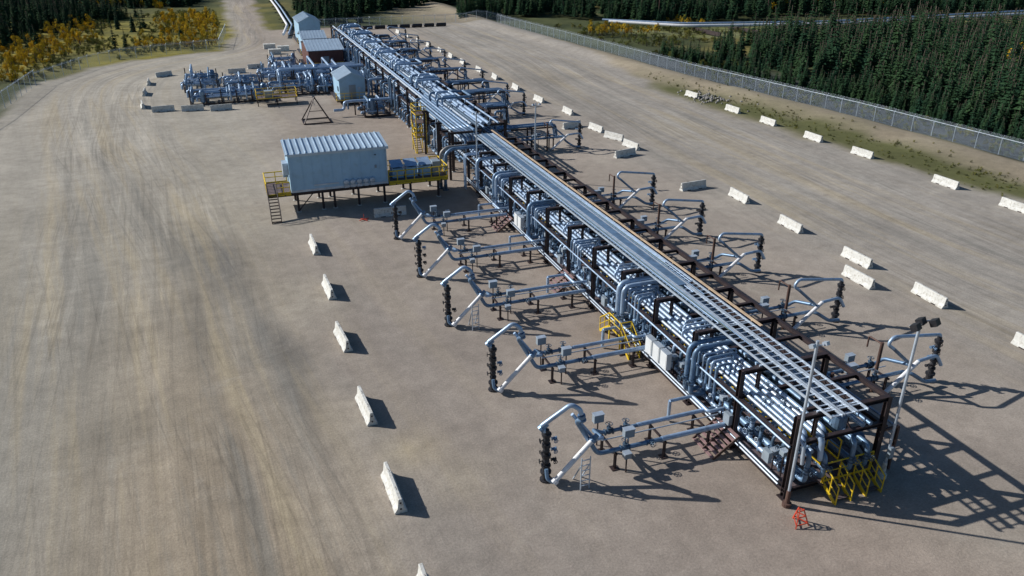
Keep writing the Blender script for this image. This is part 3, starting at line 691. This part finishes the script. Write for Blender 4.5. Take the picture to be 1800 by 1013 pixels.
    b.box(x0-.05,x0-.01,y0+2.0,y0+2.2,zf,zf+2.1,GREYB); b.tube([(12.2,y0-.08,zt-.6),(12.2,y0-.3,zt-.55)],.06,DARK,8);b.box(12.1,12.3,y0-.06,y0-.02,3.6,3.9,GREYB)
    b.beam((x0+.1,y0-.14,zt-.05),(x1+.2,y0-.14,zt-.05),.12,.12,ROOF); b.tube([(x1-.05,y0-.1,zt-.1),(x1-.05,y0-.1,zf)],.05,ROOF,8)
    b.obj('wall_vents',E)
big_building()
def shed(name,x0,x1,y0,y1,zb,zt,zr,wall,roof,ridge='y'):
    E=empty(name);b=B();b.box(x0,x1,y0,y1,zb,zt,wall)
    if ridge=='y':
        xm=(x0+x1)/2
        for y in (y0,y1): b.add([(x0,y,zt),(x1,y,zt),(xm,y,zr)],[(0,1,2)],wall)
    else:
        ym=(y0+y1)/2
        for x in (x0,x1): b.add([(x,y0,zt),(x,y1,zt),(x,ym,zr)],[(0,1,2)],wall)
    for k in range(int((x1-x0)/.6)): b.beam((x0+.3+k*.6,y0-.01,zb),(x0+.3+k*.6,y0-.01,zt),.03,.025,wall)
    b.obj('walls',E);b=B();o=.25
    if ridge=='y':
        for s in (-1,1):
            xe=xm+s*((x1-x0)/2+o); ze=zr-(zr-zt)*(1+o/((x1-x0)/2)); 
            vs=[(xm,y0-o,zr+.03),(xe,y0-o,ze+.03),(xe,y1+o,ze+.03),(xm,y1+o,zr+.03)]
            b.add(vs+[(v[0],v[1],v[2]+.08) for v in vs],[(0,1,2,3),(4,7,6,5),(0,4,5,1),(1,5,6,2),(2,6,7,3),(3,7,4,0)],roof)
            for y in np.arange(y0,y1,.6): b.beam((xm,y,zr+.13),(xe,y,ze+.13),.05,.05,roof)
    else:
        for s in (-1,1):
            ye=ym+s*((y1-y0)/2+o); ze=zr-(zr-zt)*(1+o/((y1-y0)/2))
            vs=[(x0-o,ym,zr+.03),(x1+o,ym,zr+.03),(x1+o,ye,ze+.03),(x0-o,ye,ze+.03)]
            b.add(vs+[(v[0],v[1],v[2]+.08) for v in vs],[(0,1,2,3),(4,7,6,5),(0,4,5,1),(1,5,6,2),(2,6,7,3),(3,7,4,0)],roof)
            for x in np.arange(x0,x1+.3,.6): b.beam((x,ym,zr+.13),(x,ye,ze+.13),.05,.05,roof)
    b.obj('roof',E);b=B();xm=(x0+x1)/2
    b.box(xm-.5,xm+.5,y0-.05,y0-.01,zb+.02,zb+2.05,GREYB);b.box(x0-.05,x0-.01,y0+1,y0+2,zb+1,zb+1.7,GLASS);b.box(xm+.8,xm+1.2,y0-.06,y0-.01,zb+1.3,zb+1.7,GALV)
    b.obj('door_and_window',E)
    if zb>.3:
        b=B()
        for x in (x0+.2,xm,x1-.2):
            for y in np.arange(y0+.2,y1,2.5): b.beam((x,y,0),(x,y,zb),.18,.18,DARK,'h')
        b.box(x0-.6,x1+.1,y0-.9,y1,zb-.2,zb-.02,DARK); railing(b,[(x0-.6,y0),(x0-.6,y0-.9),(x1,y0-.9)],zb,YEL)
        b.obj('base_frame',E)
shed('equipment_shed',15.6,19.4,119,125.5,.7,3.6,4.5,CLAD,ROOF,'y')
shed('process_building',14.6,20.8,149,161,.5,3.6,4.7,CLADR,ROOF,'x')
shed('control_building',16.6,21.2,184,195,.5,4.7,5.8,CLAD,ROOF,'y')
shed('equipment_shed',15.5,20.0,167,175,.5,3.4,4.4,CLAD,ROOF,'x')

# ------------------------------------------------------------------ process yard on the left
def yard():
    def skid(x0,x1,y0,y1,seed,dens=1.0,hmax=2.6):
        random.seed(seed);b=B()
        b.beam((x0,y0,.15),(x1,y0,.15),.2,.2,DARK);b.beam((x0,y1,.15),(x1,y1,.15),.2,.2,DARK)
        nx=max(2,int((x1-x0)/2.2))
        for k in range(nx+1):
            x=x0+(x1-x0)*k/nx; b.beam((x,y0,.15),(x,y1,.15),.15,.15,DARK)
            for y in (y0,y1): b.beam((x,y,0),(x,y,1.4+R()*.9),.16,.16,DARK,'h')
            b.beam((x,y0,1.3),(x,y1,1.3),.14,.14,DARK)
        n=int((y1-y0)/.55*dens)
        for k in range(n):
            y=y0+.3+k*.55/dens; z=U(.7,1.6); r=U(.10,.2)
            a=U(x0-.5,x0+1.5);c=U(x1-2,x1+.6)
            b.tube([(a,y,.5),(a,y,z),(c,y,z),(c,y,.4)],r,random.choice([SILVER,SILVER,PIPEB]),12,.35)
            for q in range(2): b.valve((U(a+.6,c-.4),y,z),(1,0,0),(0,0,1),r*1.5,random.choice([VALVE,PIPEB,SILVER]),random.choice([DARK,GALV]))
        for k in range(int((x1-x0)/1.5*dens)):
            x=U(x0,x1);ya=U(y0,y0+(y1-y0)*.4);yb=U(y0+(y1-y0)*.6,y1);z=U(1.5,hmax);r=U(.1,.2)
            b.tube([(x,ya,.4),(x,ya,z),(x,yb,z),(x,yb,.4)],r,random.choice([SILVER,PIPEB,SILVER]),12,.4)
        for k in range(int(2*dens)):
            x,y=U(x0,x1),U(y0,y1); rr=U(.3,.45);h=U(1.2,2.0)
            b.lathe((x,y,.3),(0,0,1),[(rr*.8,0),(rr,.1),(rr,h),(rr*.7,h+.2),(.1,h+.28)],PIPEB,16)
        b.obj('piping_skid')
    skid(-6.5,-1.5,136,147,1,1.0,3.4); skid(-5.5,5.5,125.5,130,2,1.2,2.2); skid(-.5,5,134,142,3,.8,2.4)
    skid(6,13.5,128,134,4,1.1,3.6); skid(5.5,13,139,146,5,1.1,4.0); skid(12,20.5,132,146,6,.9,4.2); skid(13,21,127.5,131,8,1.0,3.4)
    skid(17.5,21,109,114,7,1.0,3.2); skid(19,21.5,150,166,9,.8,3.8); skid(8,13,150,160,10,.6,2.4)
    random.seed(5)
    b=B();b.box(3.8,9.6,121.5,124.3,1.0,1.06,GRATE);railing(b,[(3.8,121.5),(9.6,121.5),(9.6,124.3),(3.8,124.3),(3.8,121.5)],1.06,YEL)
    for x in (3.9,6.7,9.5):
        for y in (121.6,124.2): b.beam((x,y,0),(x,y,1),.12,.12,DARK)
    b.box(5,6.2,122.3,123.5,1.07,2.0,GREYB);b.obj('yellow_rail_platform')
    b=B()
    for k in range(7):
        x=34+k*3.2; b.lathe((x,206,.45),(1,0,0),[(.3,0),(.42,.08),(.42,2.6),(.3,2.7)],IRON,14)
        for d in (.5,2.2): b.box(x+d,x+d+.2,205.5,206.5,0,.25,DARK)
    b.obj('storage_pipe_row')
    for (x,y) in ((9,172),(11,176),(8.5,180)):
        b=B();b.box(x,x+2.4,y,y+1.2,0,.9,CONC);b.box(x-.05,x+2.45,y-.05,y+1.25,.9,1.0,CONC);b.tube([(x+1,y+.6,.98),(x+1,y+.6,1.12),(x+1.3,y+.6,1.12),(x+1.3,y+.6,.98)],.03,DARK,6);b.obj('concrete_block')
yard()
b=B()
b.tube([(14,196,.9),(16.5,214,.9),(17.5,260,.9),(19,420,.9)],.3,WHITE,12,2);b.tube([(15.2,196,.9),(17.7,214,.9),(18.7,260,.9),(20.2,420,.9)],.22,SILVER,12,2)
for y in range(200,415,9): b.beam((15.3+(y-200)*.02,y,0),(18.6+(y-200)*.015,y,0.6),.2,.2,DARK)
b.obj('pipeline')
b=B()
b.tube([(98,196,.6),(112,180,.6),(150,171,.6),(230,172,.6),(320,165,.6)],.4,WHITE,12,4)
b.tube([(98,200,.6),(114,185,.6),(150,176,.6),(230,178,.6),(320,172,.6)],.3,SILVER,12,4)
for k in range(18): x=114+k*11; b.box(x,x+.3,168,181,-.6,.3,DARK)
b.obj('pipeline')

# ------------------------------------------------------------------ fences
def fence_mat():
    m,nt,b=new_mat('chain_link_mesh');N=nt.nodes;L=nt.links
    b.inputs['Base Color'].default_value=(.42,.52,.62,1);b.inputs['Metallic'].default_value=.2;b.inputs['Roughness'].default_value=.5
    uv=N.new('ShaderNodeUVMap');uv.uv_map='uv';s=N.new('ShaderNodeSeparateXYZ');L.new(uv.outputs[0],s.inputs[0])
    def mt(op,a,c=None):
        n=N.new('ShaderNodeMath');n.operation=op
        for i,x in enumerate((a,c)):
            if x is None: continue
            if isinstance(x,(int,float)): n.inputs[i].default_value=x
            else: L.new(x,n.inputs[i])
        return n.outputs[0]
    def wire(e):
        f=mt('FRACT',mt('MULTIPLY',e,12.0)); return mt('LESS_THAN',f,.075)
    a=wire(mt('ADD',s.outputs[0],s.outputs[1]));c=wire(mt('SUBTRACT',s.outputs[0],s.outputs[1]))
    L.new(mt('MAXIMUM',a,c),b.inputs['Alpha']);return m
FM=fence_mat()
def fence(pts,h=2.0,sp=3.0):
    E=empty('chain_link_fence');b=B();P=[]
    for i in range(len(pts)-1):
        a=Vector((*pts[i],0));c=Vector((*pts[i+1],0));n=max(1,round((c-a).length/sp))
        for k in range(n): P.append(a.lerp(c,k/n))
    P.append(Vector((*pts[-1],0)))
    P=[Vector((p.x,p.y,zat(p.x,p.y))) for p in P]
    for k,p in enumerate(P):
        b.tube([p,p+Vector((0,0,h+.05))],.04 if k%5 else .06,GALV,6); b.tube([p+Vector((0,0,h)),p+Vector((.25,0,h+.3))],.02,GALV,5)
    for p,q in zip(P[:-1],P[1:]):
        b.tube([p+Vector((0,0,h)),q+Vector((0,0,h))],.03,GALV,5,cap=False)
        for d,z in ((.08,.1),(.16,.2),(.24,.3)): b.tube([p+Vector((d,0,h+z)),q+Vector((d,0,h+z))],.008,GALV,3,cap=False)
    b.obj('posts_and_rails',E)
    me=bpy.data.meshes.new('mesh_panel');vs=[];fs=[];uv=[];t=0
    for i,p in enumerate(P):
        if i: t+=(P[i]-P[i-1]).length
        vs+= [p,p+Vector((0,0,h))];uv.append(t)
    for i in range(len(P)-1): fs.append((2*i,2*i+2,2*i+3,2*i+1))
    me.from_pydata(vs,[],fs);u=me.uv_layers.new(name='uv')
    for i,pl in enumerate(me.polygons):
        for li,(a,c) in zip(pl.loop_indices,((uv[i],0),(uv[i+1],0),(uv[i+1],h),(uv[i],h))): u.data[li].uv=(a,c)
    me.materials.append(FM);o=bpy.data.objects.new('mesh_panel',me);bpy.context.scene.collection.objects.link(o);o.parent=E
fence([(88.5,0),(87,30),(86,63),(84,88),(82,102),(79,123),(77,152),(75,179),(72.5,207),(72.3,213),(40,213),(20,213)])
fence([(-38,60),(-33,115),(-31.5,127),(-30,151)],2.4)
fence([(-30,151),(-24,168),(-19,175),(-8,180),(-.5,183),(1.5,210)],2.0)
random.seed(3);b=B()
for k in range(190):
    a=U(0,6.28);rr=abs(random.gauss(0,1));x=69.5+rr*2.0*math.cos(a);y=104+rr*3.6*math.sin(a);s=U(.06,.24);z=max(0,.2-rr*.1)+max(0,zat(x,y))
    pr=[(s*U(.5,.8),0),(s*U(.8,1.1),s*.4),(s*U(.6,1),s*.9),(s*.3,s*1.2)];b.lathe((x,y,z-.1),(U(-.4,.4),U(-.4,.4),1),pr,ROCK,6)
b.obj('rubble_heap')

# ------------------------------------------------------------------ vegetation
def leaf_mat(name,c0,c1,c2=None,lo=.65,hi=1.35):
    m,nt,b=new_mat(name);N=nt.nodes;L=nt.links
    oi=N.new('ShaderNodeObjectInfo');r=N.new('ShaderNodeValToRGB');r.color_ramp.elements[0].color=(*c0,1);r.color_ramp.elements[1].color=(*c1,1)
    if c2: e=r.color_ramp.elements.new(.75);e.color=(*c2,1)
    L.new(oi.outputs['Random'],r.inputs['Fac'])
    g=N.new('ShaderNodeNewGeometry');n=N.new('ShaderNodeTexNoise');n.inputs['Scale'].default_value=2.5;L.new(g.outputs['Position'],n.inputs['Vector'])
    mr=N.new('ShaderNodeMapRange');mr.inputs[1].default_value=.3;mr.inputs[2].default_value=.7;mr.inputs[3].default_value=lo;mr.inputs[4].default_value=hi;L.new(n.outputs['Fac'],mr.inputs[0])
    s=N.new('ShaderNodeVectorMath');s.operation='SCALE';L.new(r.outputs['Color'],s.inputs[0]);L.new(mr.outputs[0],s.inputs[3]);L.new(s.outputs[0],b.inputs['Base Color'])
    b.inputs['Roughness'].default_value=.95;b.inputs['Specular IOR Level'].default_value=.05
    return m
NEED=leaf_mat('spruce_needles',(.014,.040,.024),(.034,.068,.030),None,.55,1.45)
LEAFY=leaf_mat('autumn_leaves',(.50,.37,.035),(.20,.21,.04),(.58,.38,.03))
LEAFG=leaf_mat('shrub_leaves',(.08,.11,.03),(.19,.18,.045))
BARKM=pmat('bark',(.09,.07,.055),.9,0,.3,3)
def conifer(seed,h=7.0,w=1.15):
    random.seed(seed);b=B();b.tube([(0,0,-.6),(.02,.03,h*.5),(0,0,h)],.07,BARKM,5)
    n=17
    for i in range(n):
        t=i/(n-1);z=h*(.06+.93*t)+U(-.08,.08);r=w*((1-t)**.72)*U(.72,1.15)+.08
        k=7 if t<.7 else 5;a0=U(0,6.28)
        for j in range(k):
            a=a0+6.28*j/k+U(-.25,.25);L=r*U(.65,1.2);dr=-L*U(.22,.5);ca,sa=math.cos(a),math.sin(a)
            for q in range(2):
                o=U(-.12,.12)*L;f0=.0 if q==0 else .35;ww=L*U(.24,.38);e=1.0 if q==0 else .85
                px,py=-sa,ca;dz=U(-.05,.08)
                p0=(ca*L*f0+px*o,sa*L*f0+py*o,z+dr*f0+dz);m1=(ca*L*.6+px*(ww+o),sa*L*.6+py*(ww+o),z+dr*.62-.10*L)
                m2=(ca*L*.6-px*(ww-o),sa*L*.6-py*(ww-o),z+dr*.62-.10*L);tp=(ca*L*e+px*o*2,sa*L*e+py*o*2,z+dr*e)
                cm=(ca*L*.55+px*o,sa*L*.55+py*o,z+dr*.45+.06*L)
                b.add([p0,m1,tp,m2,cm],[(0,1,4),(1,2,4),(2,3,4),(3,0,4)],NEED)
    return b.obj('tmp')
def shrub(seed,mat,h=3.0,w=1.3,n=420):
    random.seed(seed);b=B()
    cl=[]
    for k in range(8):
        a=U(0,6.28);r=U(0,w*.75);c=Vector((r*math.cos(a),r*math.sin(a),U(.3,.95)*h*(1-.3*r/w)));cl.append((c,U(.25,.55)*w*.7))
        b.tube([(0,0,-.3),(c.x*.4,c.y*.4,c.z*.45),tuple(c)],.035,BARKM,4)
    for k in range(n):
        c,r=random.choice(cl);d=Vector((random.gauss(0,1),random.gauss(0,1),random.gauss(0,1))).normalized()*r*U(.5,1.25);p=c+d
        u=Vector((random.gauss(0,1),random.gauss(0,1),random.gauss(0,1))).normalized();v=u.orthogonal().normalized();s=U(.06,.13)
        b.add([p-u*s,p-v*s*.7,p+u*s,p+v*s*.7],[(0,1,2,3)],mat)
    return b.obj('tmp')
def coll(name,objs,nm):
    c=bpy.data.collections.new(name)
    for o in objs:
        bpy.context.scene.collection.objects.unlink(o);c.objects.link(o);o.name=nm
    return c
CF=coll('conifer_source',[conifer(20+i,h,w) for i,(h,w) in enumerate(((7.5,1.35),(6.8,1.5),(8.2,1.4),(6.0,1.2),(7.2,1.65)))],'spruce_tree')
CY=coll('autumn_source',[shrub(40,LEAFY,3.2,1.3),shrub(41,LEAFY,4.2,1.3,520),shrub(42,LEAFY,2.2,1.3)],'autumn_shrub')
CG=coll('green_source',[shrub(50,LEAFG,1.6,1.2,300),shrub(51,LEAFG,2.2,1.2,360)],'green_shrub')
def scatter(name,pts,col):
    me=bpy.data.meshes.new(name);me.from_pydata([p[:3] for p in pts],[],[])
    a=me.attributes.new('sc','FLOAT','POINT');a.data.foreach_set('value',[p[3] for p in pts])
    o=bpy.data.objects.new(name,me);bpy.context.scene.collection.objects.link(o)
    ng=bpy.data.node_groups.new(name,'GeometryNodeTree');ng.interface.new_socket('Geometry',in_out='INPUT',socket_type='NodeSocketGeometry');ng.interface.new_socket('Geometry',in_out='OUTPUT',socket_type='NodeSocketGeometry')
    N=ng.nodes;L=ng.links;gi=N.new('NodeGroupInput');go=N.new('NodeGroupOutput');ip=N.new('GeometryNodeInstanceOnPoints');ci=N.new('GeometryNodeCollectionInfo')
    ci.inputs['Collection'].default_value=col;ci.inputs['Separate Children'].default_value=True;ci.inputs['Reset Children'].default_value=True;ip.inputs['Pick Instance'].default_value=True
    rv=N.new('FunctionNodeRandomValue');rv.data_type='FLOAT_VECTOR';rv.inputs[0].default_value=(-.04,-.04,0);rv.inputs[1].default_value=(.04,.04,6.28)
    na=N.new('GeometryNodeInputNamedAttribute');na.data_type='FLOAT';na.inputs['Name'].default_value='sc'
    L.new(gi.outputs[0],ip.inputs['Points']);L.new(ci.outputs[0],ip.inputs['Instance']);L.new(rv.outputs[0],ip.inputs['Rotation']);L.new(na.outputs['Attribute'],ip.inputs['Scale']);L.new(ip.outputs[0],go.inputs[0])
    md=o.modifiers.new('scatter','NODES');md.node_group=ng
random.seed(99)
FA=[(93.5,146),(95.5,131),(95.5,107),(93,85),(95,69),(97,40),(112,-30),(360,-30),(360,150),(230,158),(157,155),(112,163)]
FB=[(104,203),(114,196),(157,190),(230,186),(360,182),(360,420),(79,420),(79,225),(92,222)]
FC=[(22,219),(40,218),(79,219),(79,420),(22,420)]
FD=[(-70,168),(-48,184),(-44,205),(-38,228),(-27,248),(-16,262),(-5,285),(-3,420),(-150,420),(-150,120),(-80,130)]
def cand(poly,sp):
    P=np.array(poly);x0,y0=P.min(0);x1,y1=P.max(0);n=int((x1-x0)*(y1-y0)/(sp*sp))
    rx=np.array([U(x0,x1) for _ in range(n)]);ry=np.array([U(y0,y1) for _ in range(n)]);s=sdpoly(rx,ry,poly)
    return rx,ry,s
tp=[]
for poly,sp in ((FA,2.0),(FB,2.4),(FC,2.3),(FD,2.3)):
    rx,ry,s=cand(poly,sp)
    for x,y,d in zip(rx,ry,s):
        if d>0: continue
        fw=.3387*x+.9409*y;la=.9409*x-.3387*y
        if fw<20 or abs(la)>fw*.95+25 or fw>430: continue
        nn=noise.noise((x*.03,y*.03,1.7))
        if nn<-.22 and poly is not FA: continue
        if nn<-.42: continue
        sc=U(.5,1.15)*(1+.35*noise.noise((x*.05,y*.05,5)))*(0.6+.4*min(1,-d/8))
        if R()<.05: sc*=1.3
        tp.append((x,y,-.9 if poly is FA else 0,sc))
for k in range(260):
    y=U(60,150);x=float(fx_at(y))+U(8,13);tp.append((x,y,-.9,U(.25,.6)))
for k in range(110):
    x=U(-48,-6);y=U(185,262);
    if noise.noise((x*.06,y*.06,8))>.1: tp.append((x,y,0,U(.35,.75)))
scatter('spruce_forest',tp,CF)
ys_=[];gs=[]
SC=[(-60,160),(-32,153),(-25,171),(-9,183),(-1,187),(0,215),(0,262),(-10,268),(-27,252),(-40,232),(-46,200)]
rx,ry,s=cand(SC,1.6)
for x,y,d in zip(rx,ry,s):
    if d>0: continue
    n=noise.noise((x*.07,y*.07,2))
    if n>.08 and R()<.7: ys_.append((x,y,0,U(.3,.95)))
    elif n>-.35 and R()<.5: gs.append((x,y,0,U(.3,.75)))
for k in range(900):
    x=U(84,128);y=U(128,200);n=noise.noise((x*.08,y*.08,4))
    if sdpoly(np.array([x]),np.array([y]),FA)[0]<0: continue
    if x<float(fx_at(y))+5: continue
    if n>.3 and y>170: ys_.append((x,y,-.6,U(.3,.7)))
    elif n<.05: gs.append((x,y,-.8,U(.3,.7)))
for k in range(22): ys_.append((U(86,97),U(178,186),-.5,U(.6,1.0)))
for k in range(500):
    y=U(30,135);x=float(fx_at(y))+U(1.5,9);gs.append((x,y,-.9,U(.15,.45)))
for k in range(700):   # tufts on the verge
    y=U(35,125);e=random.gauss(-11.5,2.6);x=float(fx_at(y))+min(-2,e)
    if x<69.5: continue
    gs.append((x,y,zat(x,y)-.05,U(.06,.2)))
for cx,cy,n in ((160,108,34),(190,118,30),(-40,285,20),(185,212,20)):
    for k in range(n): ys_.append((cx+random.gauss(0,13),cy+random.gauss(0,5),-.8,U(1.2,1.9)))
scatter('autumn_shrubs',ys_,CY);scatter('green_shrubs',gs,CG)

# ------------------------------------------------------------------ light, sky, camera
el=math.radians(31);az=math.radians(-56)
w=bpy.data.worlds.new("World");bpy.context.scene.world=w;w.use_nodes=True
bg=w.node_tree.nodes['Background'];sky=w.node_tree.nodes.new('ShaderNodeTexSky');sky.sky_type='NISHITA';sky.sun_disc=False;sky.sun_elevation=el;sky.sun_rotation=az
hs=w.node_tree.nodes.new('ShaderNodeHueSaturation');hs.inputs['Saturation'].default_value=1.3
w.node_tree.links.new(sky.outputs[0],hs.inputs['Color']);w.node_tree.links.new(hs.outputs[0],bg.inputs[0]);bg.inputs[1].default_value=.065
sd=bpy.data.lights.new('sun','SUN');sd.energy=5.0;sd.angle=math.radians(.53);sd.color=(1,.96,.90)
so=bpy.data.objects.new('sun',sd);bpy.context.scene.collection.objects.link(so)
dirv=Vector((.83*math.cos(el),-.56*math.cos(el),-math.sin(el)));so.rotation_euler=dirv.to_track_quat('-Z','Y').to_euler();so.location=(-60,60,80)
cd=bpy.data.cameras.new('camera');co=bpy.data.objects.new('camera',cd);bpy.context.scene.collection.objects.link(co)
cd.sensor_width=36;cd.lens=36*1369/1800;cd.clip_end=9000;cd.clip_start=.5
co.location=(0,0,25);co.rotation_euler=(math.radians(90-25.3),0,math.radians(-19.8));bpy.context.scene.camera=co
sc=bpy.context.scene;sc.view_settings.view_transform='Standard';sc.view_settings.look='None';sc.view_settings.exposure=0
